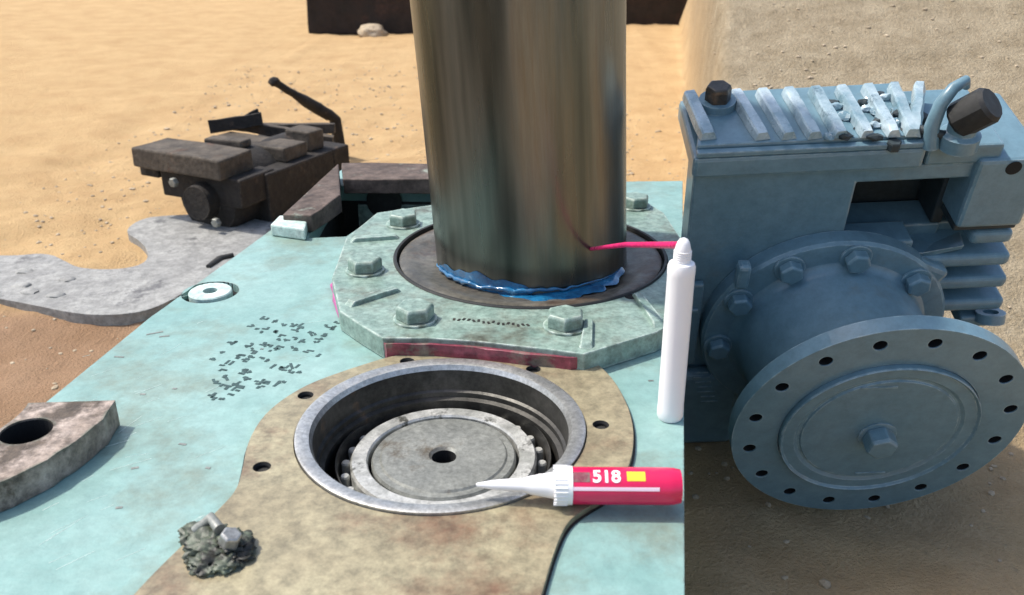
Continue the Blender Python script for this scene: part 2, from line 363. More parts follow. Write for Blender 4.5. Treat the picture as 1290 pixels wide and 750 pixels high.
# boss (oiled beige casting) round the bore
boss_px = [(735, 447), (768, 470), (792, 510), (800, 550), (793, 590), (770, 622), (728, 646), (712, 662), (700, 690), (690, 722), (668, 800), (655, 850), (90, 850), (150, 770), (190, 725), (245, 672), (275, 642), (298, 618), (306, 590), (312, 555), (335, 518), (380, 487), (430, 468), (500, 446), (560, 437), (660, 436)]
bp_ = poly(boss_px, .007)
def smooth_poly(p, it=2):
    for _ in range(it):
        n_ = []
        for i in range(len(p)):
            a, b = p[i], p[(i + 1) % len(p)]
            n_ += [(a[0] * .75 + b[0] * .25, a[1] * .75 + b[1] * .25), (a[0] * .25 + b[0] * .75, a[1] * .25 + b[1] * .75)]
        p = n_
    return p
bp_ = smooth_poly(bp_)
bh = [circ(BC.x, BC.y, BR + .001, 96)] + [circ(P(x, y, .007).x, P(x, y, .007).y, .0085, 20) for x, y in boltpx]
boss = H_('bore_boss', prism_me(bp_, .0006, .007, bh), 'beige', bevel=.0015)
# dark joint line round the boss
H_('boss_joint', prism_me([((x - BC.x) * 1.012 + BC.x, (y - BC.y) * 1.012 + BC.y) for x, y in bp_], .0003, .0012, [circ(BC.x, BC.y, BR + .01, 64)]), 'black')
for x, y in boltpx:
    c = P(x, y, .007); H_at('threaded_hole', lathe_me([(.0084, .0068), (.0070, .004), (.0070, -.02), (0, -.02)], 20), 'hole', c.x, c.y, 0)
# bore liner and bearing
H_at('bore_liner', lathe_me([(BR, -.02), (BR, .0095), (BR - .003, .0105), (BR - .014, .0085), (BR - .017, .003)], 96), 'steel', BC.x, BC.y, 0, smooth=30)
BZ = -.042
H_at('bore_wall', lathe_me([(BR - .017, .003), (BR - .018, -.010), (BR - .018, -.022), (BR - .021, -.024), (BR - .021, -.030), (BR - .026, -.032), (BR - .026, -.2)], 96), 'steel_dark', BC.x, BC.y, 0, smooth=30)
H_at('bore_floor', lathe_me([(0, -.085), (BR - .03, -.085), (BR - .03, -.2)], 64), 'hole', BC.x, BC.y, 0)
def frompx(l, r_, y, z):
    a, b = P(l, y, z), P(r_, y, z); return (a + b) / 2, (b - a).length / 2
bc2, r_disc = frompx(452, 636, 578, BZ)
_, r_in = frompx(436, 660, 578, BZ)
bx, by = BC.x, max(bc2.y, BC.y - .006)
H_at('bearing_outer_race', lathe_me([(BR - .033, -.085), (BR - .033, BZ), (BR - .035, BZ + .006), (r_in + .019, BZ + .006), (r_in + .0165, BZ + .001), (r_in + .018, -.085)], 96), 'steel_dark', bx, by, 0, smooth=30)
H_at('bearing_inner_race', lathe_me([(r_in + .004, -.085), (r_in + .004, BZ + .002), (r_in + .002, BZ + .005), (r_disc + .004, BZ + .005), (r_disc + .0025, BZ + .003), (r_disc + .0025, -.085)], 96), 'pale_steel', bx, by, 0, smooth=30)
rm = lathe_me([(0, 0), (.0052, 0), (.0052, .026), (.004, .028), (0, .028)], 12)
for k in range(26):
    a = 2 * PI * k / 26; rr = r_in + .0098
    H_at('roller', rm, 'pale_steel', bx + rr * math.cos(a), by + rr * math.sin(a), BZ - .032, smooth=30)
hub = H_at('shaft_end_cap', lathe_me([(.013, -.075), (.013, BZ + .002), (.016, BZ + .005), (.030, BZ + .006), (r_disc - .012, BZ + .006), (r_disc - .010, BZ + .004), (r_disc - .003, BZ + .004), (r_disc - .001, BZ + .001), (r_disc - .001, -.08)], 96), 'steel_dull', bx, by, 0, smooth=25)
H_at('centre_hole', lathe_me([(0, -.07), (.0129, -.07), (.0129, BZ + .002)], 24), 'hole', bx, by, 0)
# sealant squeezed out under the cover, then the cover itself
CZ = .028
cov_px = [(418, 350), (436, 300), (475, 268), (545, 258), (700, 244), (800, 246), (836, 268), (857, 300), (859, 400), (828, 418), (782, 432), (736, 446), (690, 440), (600, 430), (540, 426), (482, 426), (452, 408), (428, 392)]
covp = poly(cov_px, CZ)
cover = H_('bearing_cover', prism_me(covp, .0007, CZ, [circ(SC.x, SC.y, SR, 96)]), 'teal_cover', bevel=.003)
def grow(p, k, c=SC): return [((x - c.x) * k + c.x, (y - c.y) * k + c.y) for x, y in p]
sp_ = [(466, 415), (486, 427.6), (510, 427.8), (540, 428.3), (570, 430.5), (600, 432.5), (630, 436), (660, 439.5), (690, 442.5), (718, 445.5), (736, 444), (726, 420), (600, 405), (490, 405)]
H_('sealant_layer', rough_me(prism_me(poly(sp_, CZ), .0009, .0215), .0016, 45, 1), 'magenta', bevel=.001)
seg = [P(x, y, .006) for x, y in [(424, 352), (422, 372), (430, 398), (452, 416), (478, 432)]]
H_('sealant_bead', rough_me(tube_me([seg[0].lerp(seg[1], t / 4) for t in range(4)] + [seg[1].lerp(seg[2], t / 4) for t in range(4)] + [seg[2].lerp(seg[3], t / 4) for t in range(4)] + [seg[3].lerp(seg[4], t / 4) for t in range(5)], [.004 + .003 * random.random() for _ in range(17)], 10), .002, 60), 'purple', smooth=60)
# raised corner ridges on the cover
for a, b in (((800, 370), (832, 414)), ((505, 365), (436, 386)), ((742, 404), (738, 440)), ((505, 300), (440, 304))):
    pa, pb = P(*a, CZ), P(*b, CZ); d = pb - pa; n_ = Vector((-d.y, d.x, 0)).normalized() * .006
    H_('ridge', prism_me([tuple((pa + n_).xy), tuple((pa - n_).xy), tuple((pb - n_ * 1.4).xy), tuple((pb + n_ * 1.4).xy)], CZ - .002, CZ + .006, taper=.8), 'teal_cover', bevel=.002)
hm = hexa_me(.024, .017)
for i, (x, y) in enumerate([(523, 399), (712, 408), (460, 338), (508, 280), (800, 258)]):
    c = P(x, y, CZ + .004); ob = H_at('bolt', hm, 'teal_cover', c.x, c.y, CZ + .0032, bevel=.0012); ob.rotation_euler.z = [.25, .45, .1, .6, .3][i]
    H_at('washer', lathe_me([(0, 0), (.027, 0), (.027, .0022), (.0262, .003), (0, .003)], 28), 'teal_cover', c.x, c.y, CZ + .0002, smooth=30)
c = P(795, 374, CZ); H_at('threaded_hole', lathe_me([(0, .0004), (.008, .0004), (.0085, 0)], 16), 'hole', c.x, c.y, CZ)
# tiny punched serial dots on the cover front
bm = bmesh.new()
for i in range(16):
    p = P(572 + i * 6.2, 402 + i * .6 + random.uniform(-1, 1), CZ)
    bmesh.ops.create_cube(bm, size=1, matrix=Matrix.Translation((p.x, p.y, CZ + .0002)) @ Matrix.Rotation(random.uniform(-.6, .6), 4, 'Z') @ Matrix.Diagonal((.0030, .006, .0008, 1)))
me = bpy.data.meshes.new('marks'); bm.to_mesh(me); bm.free(); H_('punched_marks', me, 'steel_dark', kind='stuff')
# seal ring parts round the shaft
H_at('seal_groove', lathe_me([(SR, CZ - .03), (SR, CZ - .001), (SR - .001, CZ - .001), (SR - .001, CZ - .012), (SR - .010, CZ - .012)], 96), 'black', SC.x, SC.y, 0, smooth=30)
H_at('groove_lip', lathe_me([(SR - .0035, CZ - .008), (SR - .0030, CZ + .0022), (SR + .0005, CZ + .0028), (SR + .002, CZ + .0008)], 96), 'black', SC.x, SC.y, 0, smooth=50)
H_at('seal_ring', lathe_me([(SR - .006, CZ - .014), (SR - .007, CZ - .003), (SR - .014, CZ - .001), (SR - .030, CZ - .003), (SR - .040, CZ - .007), (.08, CZ - .010)], 96), 'seal', SC.x, SC.y, 0, smooth=40)
# stamped rows of marks on the teal plate (worn, not readable)
mk = [(590,145,90),(675,155,50),(485,195,40),(610,215,50),(740,180,50),(820,180,45),(875,185,35),(830,225,40),(1110,215,70),(1040,270,40),(940,250,60),(705,275,60),(680,300,50),(995,325,60),(870,310,45),(820,370,45),(335,325,60),(455,350,50),(565,350,50),(610,355,35),(690,365,60),(260,400,35),(400,415,60),(500,405,50),(370,435,40),(925,395,70),(185,460,35),(310,480,70),(430,470,30),(600,465,30),(670,510,60),(740,530,80),(820,515,55),(800,550,30),(435,535,40),(400,560,40),(260,540,30),(280,600,40),(440,605,40),(230,655,50),(310,670,60),(385,675,70),(530,640,40),(610,635,30),(680,650,60),(350,700,40),(160,735,60),(315,740,35),(1060,190,30),(1135,200,30),(545,240,35),(650,385,30)]
mk += [(X + random.uniform(-70, 70), Y + random.uniform(-35, 35), W * .7) for X, Y, W in mk if random.random() < .75]
bm = bmesh.new()
for X, Y, W in mk:
    px, py = 240 + X * .16, 380 + Y * .16
    c = P(px, py, 0); dd = P(px + 8, py - 6, 0) - c; ra = math.atan2(dd.y, dd.x)
    for k in range(random.choice((2, 2, 3))):
        L_ = random.uniform(.0045, .0095) * (W / 50) ** .5; a = ra + random.choice((0, 0, PI / 2, PI / 2, PI / 4)) + random.uniform(-.1, .1)
        mt = Matrix.Translation(c + Vector((random.uniform(-.0035, .0035), random.uniform(-.0035, .0035), .0002 + .00012 * k))) @ Matrix.Rotation(a, 4, 'Z') @ Matrix.Diagonal((L_, .0034, .0003, 1))
        bmesh.ops.create_cube(bm, size=1, matrix=mt)
me = bpy.data.meshes.new('marks'); bm.to_mesh(me); bm.free(); H_('stamped_marks', me, 'blackmark', kind='stuff')
# scratches and pits on the plate
bm = bmesh.new()
for k in range(60):
    px, py = random.uniform(60, 420), random.uniform(330, 720)
    p = P(px, py); L_ = random.uniform(.006, .04)
    if (p.xy - BC).length < .22 or (p.xy - SC.xy).length < .30 or p.x < outer[11][0] + .02 and p.y > .9: continue
    bmesh.ops.create_cube(bm, size=1, matrix=Matrix.Translation((p.x, p.y, .00005)) @ Matrix.Rotation(random.gauss(.7, .25), 4, 'Z') @ Matrix.Diagonal((L_, random.uniform(.0003, .0006), .0003, 1)))
me = bpy.data.meshes.new('scratches'); bm.to_mesh(me); bm.free(); H_('scratches', me, 'teal_edge', kind='stuff')
bm = bmesh.new()
for x, y, L_ in [(150, 450, .012), (195, 420, .02), (207, 424, .012), (180, 497, .006), (220, 490, .005), (170, 590, .007), (262, 590, .005), (330, 440, .004), (840, 600, .01), (820, 480, .006), (150, 640, .006), (230, 560, .008)]:
    p = P(x, y); bmesh.ops.create_cube(bm, size=1, matrix=Matrix.Translation((p.x, p.y, .0002)) @ Matrix.Rotation(random.uniform(-.5, .5), 4, 'Z') @ Matrix.Diagonal((L_, .003, .0005, 1)))
me = bpy.data.meshes.new('pits'); bm.to_mesh(me); bm.free(); H_('paint_chips', me, 'steel_dull', kind='stuff')

# ------------------------------------------------------------ SHAFT
sb = P(670, 312, .02); shr = (P(787, 312, .02) - P(553, 312, .02)).length / 2 * .985
SY = SC.y + .002
lean = Matrix.Rotation(R(-3.3), 4, 'Y')
sh = thing('steel_shaft', None, 'thick upright turned steel shaft rising out of the round seal in the teal housing', 'shaft', mw=Matrix.Translation((sb.x, SY, 0)) @ lean)
pr = [(0, -.06), (shr, -.06), (shr, .05), (shr * 1.01, .30), (shr * 1.03, .52), (shr * 1.03, .78), (shr * .98, .79), (0, .79)]
link('shaft_body', lathe_me(pr, 128), 'shaft', sh, smooth=30)
# wet blue ring of liquid at the foot, thick at front left
bm_pts = []; rads = []
for k in range(61):
    t = k / 60; a = R(196 + 128 * t)
    wv = noise.noise(Vector((t * 19, 0, 1)))
    rr = shr + .002 + .004 * abs(wv)
    bm_pts.append((rr * math.cos(a), rr * math.sin(a), .024 + .010 * (1 - t) + .004 * wv))
    rads.append((.002 + .0055 * abs(noise.noise(Vector((t * 22, 3, 0))))) * (1 if t < .55 else 1 - .85 * (t - .55) / .45) * min(1, .3 + t * 6))
link('blue_liquid_ring', rough_me(tube_me(bm_pts, rads, 14), .0007, 60), 'blue', sh, smooth=80)
def film(a0, a1, z1, seed):
    v = []; f = []; n_ = 48
    for i in range(n_ + 1):
        a = R(a0 + (a1 - a0) * i / n_); e = math.sin(PI * i / n_) ** .6
        top = .03 + (z1 - .03) * e * (.62 + .38 * noise.noise(Vector((i * .16, seed, 0))))
        for j in range(5):
            z = .016 + (top - .016) * j / 4; rr = shr + .0008 + .0005 * noise.noise(Vector((i * .5, j, seed))); v.append((rr * math.cos(a), rr * math.sin(a), z))
    for i in range(n_):
        for j in range(4): f.append((i * 5 + j, (i + 1) * 5 + j, (i + 1) * 5 + j + 1, i * 5 + j + 1))
    me = bpy.data.meshes.new('film'); me.from_pydata(v, [], f); sm = me; return sm
link('blue_liquid_film', film(196, 268, .058, 2.0), 'blue', sh, smooth=80)
bmv = []; bmf = []
for i in range(61):
    a = R(185 + 150 * i / 60); e = math.sin(PI * i / 60) ** .5
    wdt = .004 + .034 * e * (1 - .5 * i / 60) * (.55 + .6 * abs(noise.fractal(Vector((i * .16, 7, 0)), 1, 2, 4)) * 2)
    for j in range(4):
        rr = shr - .004 + (wdt + .004) * j / 3; bmv.append((rr * math.cos(a), rr * math.sin(a), [.0235, .0235, .0222, .0195][j] - .0005))
for i in range(60):
    for j in range(3): bmf.append((i * 4 + j, i * 4 + j + 1, i * 4 + j + 5, i * 4 + j + 4))
me = bpy.data.meshes.new('smear'); me.from_pydata(bmv, [], bmf); link('blue_liquid_smear', me, 'blue', sh, smooth=80)
# ------------------------------------------------------------ RUSTY FLANGE (bottom left, lies on the plate)
fc = P(-90, 520, .03)
e1 = P(140, 512, .03); fr = (Vector((e1.x, e1.y)) - Vector((fc.x, fc.y))).length
ft = thing('flange_ring', (fc.x, fc.y, 0), 'rust stained thick steel flange ring lying at the left edge of the teal housing', 'flange')
hp = P(33, 543, .03); hol = circ(hp.x - fc.x, hp.y - fc.y, .024, 28)
arc = [(fr * math.cos(a), fr * math.sin(a)) for a in [R(-200 + 4 * k) for k in range(53)]]
arci = [(fr * .52 * math.cos(a), fr * .52 * math.sin(a)) for a in [R(12 - 4 * k) for k in range(53)]]
link('ring_body', prism_me([(x * (1 + .018 * noise.noise(Vector((x * 50, y * 50, 0)))), y * (1 + .018 * noise.noise(Vector((x * 50, y * 50, 5))))) for x, y in arc + arci], .0008, .03, [hol]), 'pinkiron', ft, bevel=.004)
o = link('bolt_hole', lathe_me([(0, .001), (.0238, .001), (.0238, .028)], 28), 'hole', ft); o.location = (hp.x - fc.x, hp.y - fc.y, 0)

# ------------------------------------------------------------ GREY FLAT CASTING on the sand (left)
gz = GZ + .024
gp = [(-60, 318), (10, 323), (60, 318), (84, 330), (100, 338), (146, 340), (182, 333), (188, 318), (176, 303), (156, 292), (172, 278), (200, 271), (345, 268), (352, 290), (300, 330), (230, 370), (192, 390), (150, 397), (100, 396), (50, 386), (0, 376), (-60, 368)]
pts = smooth_poly(poly(gp, gz), 2)
pc0 = P(120, 370, GZ)
gt = thing('flat_casting', (pc0.x, pc0.y, GZ), 'flat grey scaly curved metal plate lying on the sand left of the teal housing', 'metal plate')
mt = Matrix.Translation(-Vector((pc0.x, pc0.y, GZ)))
me = prism_me(pts, GZ - .008, gz); me.transform(mt); link('plate_body', me, 'greyplate', gt, bevel=.004)
for (x, y) in [(30, 342), (38, 368), (70, 372), (85, 352), (28, 360)]:
    p = P(x, y, gz); me = lump_me((p.x, p.y, gz), (.022, .018, .006), .35, 2, x, 2); me.transform(mt); link('scale_lump', me, 'greyplate', gt, smooth=60)
p = P(277, 327, gz); me = tube_me([P(262, 336, gz + .004), p, P(294, 321, gz + .006)], [.006, .011, .006], 8); me.transform(mt); link('dark_slot', me, 'black', gt, smooth=60)

# ------------------------------------------------------------ RUSTY IRON CASTING (dark row of blocks, back left)
a0 = P(262, 292, GZ); a1 = P(452, 214, GZ)
ax = (a1 - a0); ax.z = 0; LEN = ax.length; ax.normalize(); tr = Vector((ax.y, -ax.x, 0)); up = Vector((0, 0, 1))
IM = Matrix(((tr.x, ax.x, 0, a0.x), (tr.y, ax.y, 0, a0.y), (0, 0, 1, GZ), (0, 0, 0, 1)))
ic = thing('iron_casting', None, 'dark rusty iron casting with a row of stacked blocks, lying on the sand', 'iron casting', mw=IM)
II = IM.inverted()
def I_box(name, x0, x1, y0, y1, z0, z1, m='iron', tilt=None, amp=.004, bev=.006):
    me = box_me(((x0 + x1) / 2, (y0 + y1) / 2, (z0 + z1) / 2), (x1 - x0, y1 - y0, z1 - z0)); rough_me(me, amp, 9, 3)
    if tilt:
        c = Vector(((x0 + x1) / 2, (y0 + y1) / 2, (z0 + z1) / 2)); me.transform(Matrix.Translation(c) @ Matrix.Rotation(tilt[1], 4, tilt[0]) @ Matrix.Translation(-c))
    return link(name, me, m, ic, bevel=bev)
U = .9 * 1
# body drum under the front slab
me = lathe_me([(0, -.04), (.05, -.04), (.055, 0), (.105, .005), (.115, .02), (.115, .40), (0, .40)], 40)
me.transform(Matrix.Translation((.01, .0, .10)) @ Matrix.Rotation(R(-90), 4, 'X')); link('round_boss', me, 'iron', ic, smooth=40)
I_box('body_block', -.12, .16, .10, .42, -.01, .17)
I_box('front_slab', -.235, .105, -.03, .115, .175, .235, 'ironlight')
I_box('front_slab_web', -.16, .15, 0, .15, .09, .176)
I_box('middle_slab', -.18, .13, .22, .33, .17, .215, 'ironlight')
I_box('rear_slab', -.20, -.04, .40, .50, .02, .17)
I_box('rear_block', -.14, .16, .421, .50, -.01, .17)
def bar(name, a, b, Ya, Yb, r_, m):
    pa, pb = II @ PY(*a, Ya), II @ PY(*b, Yb); me = tube_me([pa.lerp(pb, t / 6) for t in range(7)], r_, 4); rough_me(me, .004, 20); link(name, me, m, ic, bevel=.003)
yb = a0.y
I_box('side_lug', -.245, -.17, .0, .07, .14, .176, 'iron')
I_box('top_plate_piece', -.12, .02, .15, .20, .215, .238, 'ironlight', ('Z', R(6)))
I_box('upright_block', .02, .12, .36, .43, .17, .235, 'ironlight', ('Z', R(-5)))
bar('long_bar', (292, 156), (420, 178), yb + .42, yb + .46, .024, 'ironlight')
bar('cross_bar', (264, 160), (330, 150), yb + .36, yb + .40, .030, 'iron')
bar('wedge', (300, 152), (327, 145), yb + .40, yb + .42, [.010, .014, .018, .022, .026, .028, .030], 'iron')
bar('rear_rail', (330, 162), (422, 162), yb + .48, yb + .5, .024, 'ironlight')
for x, z in ((-.06, .155), (.085, .055)):
    me = hexa_me(.014, .014); me.transform(Matrix.Translation((x, -.04, z)) @ Matrix.Rotation(R(90), 4, 'X')); link('bolt', me, 'steel_dull', ic)
# loose rusty lever rod behind
YB = a0.y + ax.y * .95
r0, r1, r2 = PY(345, 103, YB - .15), PY(392, 132, YB - .05), PY(422, 150, YB + .0)
rl = thing('lever_rod', (r1.x, r1.y, GZ), 'thin rusty lever rod sticking up at an angle behind the dark iron casting', 'rod')
def loc(p): return tuple(Vector(p) - Vector((r1.x, r1.y, GZ)))
r3 = Vector((r2.x + .01, r2.y + .02, GZ - .01))
link('rod', rough_me(tube_me([loc(r0.lerp(r1, t / 6)) for t in range(6)] + [loc(r1.lerp(r2, t / 4)) for t in range(5)] + [loc(r3)], [.013] * 4 + [.017, .020] + [.022] * 6, 10), .003, 30), 'iron', rl, smooth=50)
d_ = (r0 - r1).normalized()
link('rod_knob', lump_me(loc(r0), (.021, .018, .016), .2, 2, 3, 3), 'iron', rl, smooth=60)

# ------------------------------------------------------------ GREASY FITTING (bottom)
gc = P(268, 682, .008)
gr = thing('greasy_fitting', (gc.x, gc.y, .007), 'greasy bolt fitting clotted with green grey grease at the bottom of the beige boss', 'bolt fitting')
for i, (px, py, s, z) in enumerate([(250, 676, .015, .003), (270, 690, .021, .004), (292, 690, .017, .006), (262, 708, .016, .002), (241, 669, .009, .003), (284, 708, .013, .002), (300, 700, .012, .002), (248, 700, .010, .001), (276, 672, .010, .003)]):
    p = P(px, py, .01); link('grease_clot', lump_me((p.x - gc.x, p.y - gc.y, z), (s, s * .9, s * .55), .42, 2.6, i * 3.1, 4, -.0066), 'grease', gr, smooth=60)
p = P(288, 684, .02); me = hexa_me(.009, .012); o = link('bolt_head', me, 'steel', gr, bevel=.001); o.location = (p.x - gc.x, p.y - gc.y, .012); o.rotation_euler = (.2, .3, .4)
me = tube_me([(P(246, 668, .02).x - gc.x, P(246, 668, .02).y - gc.y, .012), (P(268, 664, .02).x - gc.x, P(268, 664, .02).y - gc.y, .022), (P(278, 676, .02).x - gc.x, P(278, 676, .02).y - gc.y, .02)], .005, 10); link('grease_nipple', me, 'steel_dull', gr, smooth=60)

# ------------------------------------------------------------ SEALANT TUBE
tz = .0285
ta = P(718, 607, tz); tb = P(857, 608, tz)
TR = abs((P(760, 583, tz) - P(760, 631, tz)).y) * .5 * math.sin(R(34)) * 1.0
TR = 23.5 / F * (ta - CAM).dot(FW)
dx = (tb - ta); dx.z = 0; TL = dx.length; dx.normalize()
TM = Matrix(((dx.x, -dx.y, 0, ta.x), (dx.y, dx.x, 0, ta.y), (0, 0, 1, .008 + TR), (0, 0, 0, 1)))
tt = thing('sealant_tube', None, 'red sealant tube with long white pointed nozzle lying beside the open bore', 'sealant tube', mw=TM)
RY = Matrix.Rotation(R(90), 4, 'Y')
me = lathe_me([(TR * .55, -.001), (TR * .97, .0), (TR, .003), (TR, TL - .012), (TR * .98, TL - .006), (TR * .9, TL), (0, TL)], 48); me.transform(RY); link('tube_body', me, 'redtube', tt, smooth=40)
k_ = TL / 139.0
me = lathe_me([(0, .002), (TR * 1.04, .002), (TR * 1.04, -17 * k_), (TR * .98, -19 * k_), (TR * .72, -20 * k_), (TR * .62, -34 * k_), (TR * .50, -50 * k_), (TR * .36, -60 * k_), (TR * .32, -82 * k_), (TR * .24, -100 * k_), (TR * .10, -118 * k_), (0, -119 * k_)], 40)
me.transform(RY); link('nozzle', me, 'white', tt, smooth=35)
rb = box_me((0, 0, 0), (.0016, .0016, .0016))
for k in range(28):
    a = 2 * PI * k / 28; me = box_me((-.0085, TR * 1.04 * math.cos(a), TR * 1.04 * math.sin(a)), (.012, .0010, .0010)); link('grip_rib', me, 'white', tt)
# printing wrapped on the tube: white panel, digits, yellow patch, pale band
def wrap(me, rr):
    for v in me.vertices:
        a = v.co.y / TR; v.co = Vector((v.co.x, -rr * math.sin(R(PHI) - a) if False else rr * math.cos(R(PHI) + a) * -1, rr * math.sin(R(PHI) + a)))
    return me
PHI = 35
def decal(name, x0, x1, y0, y1, m, off, shape=None):
    n_ = 8; v = []; f = []
    for i in range(3):
        for j in range(n_ + 1):
            y = y0 + (y1 - y0) * j / n_; a = R(PHI) + y / TR; rr = TR + off; v.append((x0 + (x1 - x0) * i / 2, -rr * math.cos(a), rr * math.sin(a)))
    for i in range(2):
        for j in range(n_): f.append((i * (n_ + 1) + j, (i + 1) * (n_ + 1) + j, (i + 1) * (n_ + 1) + j + 1, i * (n_ + 1) + j + 1))
    me = bpy.data.meshes.new('print'); me.from_pydata(v, [], f); return link(name, me, m, tt, smooth=180)
kx = TL / 139
decal('pale_band', .2 * kx, 110 * kx, -.0045, -.0012, 'pinkprint', .0003)
decal('label_square', 3 * kx, 24 * kx, .003, .0125, 'magenta', .0003)
decal('yellow_patch', 70 * kx, 93 * kx, .004, .0135, 'yellow', .0003)
def digits(txt, x, y0, size):
    cu = bpy.data.curves.new('number', 'FONT'); cu.body = txt; cu.size = size; cu.extrude = 0; cu.offset = .0005; ob = bpy.data.objects.new('tmp', cu); COL.objects.link(ob)
    dg = bpy.context.evaluated_depsgraph_get(); me = bpy.data.meshes.new_from_object(ob.evaluated_get(dg)); bpy.data.objects.remove(ob)
    bm = bmesh.new(); bm.from_mesh(me); bmesh.ops.subdivide_edges(bm, edges=[e for e in bm.edges if e.calc_length() > .004], cuts=2); bmesh.ops.triangulate(bm, faces=bm.faces); bm.to_mesh(me); bm.free()
    for v in me.vertices:
        a = R(PHI) + (v.co.y + y0) / TR; rr = TR + .0006; v.co = Vector((x + v.co.x, -rr * math.cos(a), rr * math.sin(a)))
    me.materials.clear(); return link('printed_number', me, 'white', tt)
digits('518', 27 * kx, .003, .0165)

# ------------------------------------------------------------ WHITE BOTTLE with red straw
bb = P(845, 531, 0)
brd = 16.5 / F * (bb - CAM).dot(FW)
bxx, byy = bb.x, bb.y + brd * .55
zt = PY(845, 330, byy).z
wb = thing('dispenser_bottle', (bxx, byy, 0), 'slim white plastic bottle on the teal housing, red straw pointing at the shaft', 'bottle')
link('bottle_body', lathe_me([(0, .0006), (brd * .9, .0006), (brd, .004), (brd, .012), (brd * .985, .014), (brd * .985, zt * .92), (brd, zt * .93), (brd, zt * .975), (brd * .9, zt * .995), (brd * .7, zt), (0, zt)], 48), 'white', wb, smooth=40)
zs = PY(846, 309, byy).z
for k in range(5): link('grip_ring', lathe_me([(brd * .58, zt + .0015 + k * .0022), (brd * .64, zt + .002 + k * .0022), (brd * .64, zt + .0028 + k * .0022), (brd * .58, zt + .0033 + k * .0022)], 32), 'white', wb, smooth=40)
link('cap', lathe_me([(0, zt), (brd * .60, zt), (brd * .60, zt + .012), (brd * .45, zt + .020), (brd * .3, zs + .006), (0, zs + .008)], 32), 'white', wb, smooth=40)
tip = PY(735, 315, 1.17)
link('straw', tube_me([(0, 0, zs), tuple((tip - Vector((bxx, byy, 0))) * .5 + Vector((0, 0, zs * .5 + .004))), tuple(tip - Vector((bxx, byy, 0)))], [.0038, .0032, .0022], 12), 'redstraw', wb, smooth=60)

# ------------------------------------------------------------ DARK TIMBERS far behind
YT = P(480, 43, GZ).y
def timber(xa, xb, y0, dy, z0, dz, rz, label, n):
    pa, pb = PY(xa, 30, y0).x, PY(xb, 30, y0).x
    o = rough_me(box_me((0, 0, 0), (pb - pa, dy, dz)), .008, 5, 3); ob = link('timber_beam', o, 'timber', bevel=.01)
    ob.location = ((pa + pb) / 2, y0 + dy / 2, z0 + dz / 2); ob.rotation_euler.z = rz; tag(ob, label, 'timber beam', 'dark beams lying across the back')
timber(388, 560, YT, .30, GZ, .28, 0, 'dark beam lying on the sand behind and left of the shaft', 0)
timber(640, 880, YT + .5, .32, GZ, .30, .02, 'dark beam lying on the sand behind and right of the shaft', 1)
timber(400, 870, YT + 1.15, .35, GZ, .55, -.01, 'longest dark beam, lying behind the two shorter ones at the back', 2)
o = lump_me((0, 0, 0), (.10, .08, .06), .3, 2, 5, 3); ob = link('stone', o, 'pebble', smooth=60); p = P(470, 44, GZ); ob.location = (p.x, p.y - .05, GZ + .02); tag(ob, 'small pale stone lying in front of the dark beam at the back', 'stone')

# ------------------------------------------------------------ GEARBOX
gb = thing('gearbox', None, 'blue grey painted gearbox with a big round flanged hub facing the viewer', 'gearbox', mw=GM)
def G(name, me, m='gearpaint', par=None, **k): return link(name, me, m, par or gb, **k)
VT2 = q(866, 196)[1]                                   # top of the body including its upper ledge
VSPLIT = VT
c1_ = q(1290, 200)[0]; uL = q(866, 300)[0]; uR = q(1277, 250)[0]; DEP = -qt(880, 118, VT2 + .014)[1] + .01
u1 = q(1075, 250)[0]; u2 = q(1226, 240)[0]; v1 = q(1100, 306)[1]; v2 = q(1150, 228)[1]
def bxl(n, x0, x1, y0, y1, z0, z1, m='gearpaint', bev=.003, par=None): return G(n, box_me(((x0 + x1) / 2, (y0 + y1) / 2, (z0 + z1) / 2), (x1 - x0, y1 - y0, z1 - z0)), m, par, bevel=bev)
# left end is raked back so the body narrows behind
vr = q(1200, 300)[1]
me = prism_me([(uL, VB), (u2 - .06, VB), (u2 - .06, v1), (u1, v1), (u1, v2), (u2, v2), (u2, VT), (uL, VT)], -.05, -.0005); body = G('housing_front', me, bevel=.004)
me = prism_me([(uL, -.051), (u2, -.051), (u2 + .02, -DEP), (uL + .04, -DEP)], VB, VT - .001); me.transform(Matrix(((1, 0, 0, 0), (0, 0, 1, 0), (0, 1, 0, 0), (0, 0, 0, 1))))
# carve recess: the rear body is built as two boxes around the recess
bpy.data.meshes.remove(me)
def topprism(name, pts, y0, y1, m='gearpaint', bev=.003):
    me = prism_me([(a, -b) for a, b in pts], y0, y1); me.transform(Matrix(((1, 0, 0, 0), (0, 0, 1, 0), (0, -1, 0, 0), (0, 0, 0, 1)))); return G(name, me, m, bevel=bev)
topprism('housing_rear', [(uL, -.051), (u1 - .002, -.051), (u1 - .002, -DEP), (uL + .04, -DEP)], VB, VT - .002)
bxl('housing_rear', u1 + .001, u2 - .001, VB, v1 - .012, -DEP + .03, -.052)
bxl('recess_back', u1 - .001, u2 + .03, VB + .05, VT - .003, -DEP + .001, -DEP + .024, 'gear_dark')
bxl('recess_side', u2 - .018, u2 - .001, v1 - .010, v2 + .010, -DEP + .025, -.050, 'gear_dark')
bxl('corner_backing', u2 + .001, c1_ + .0, v1 + .01, VT - .004, -DEP + .001, -.161)
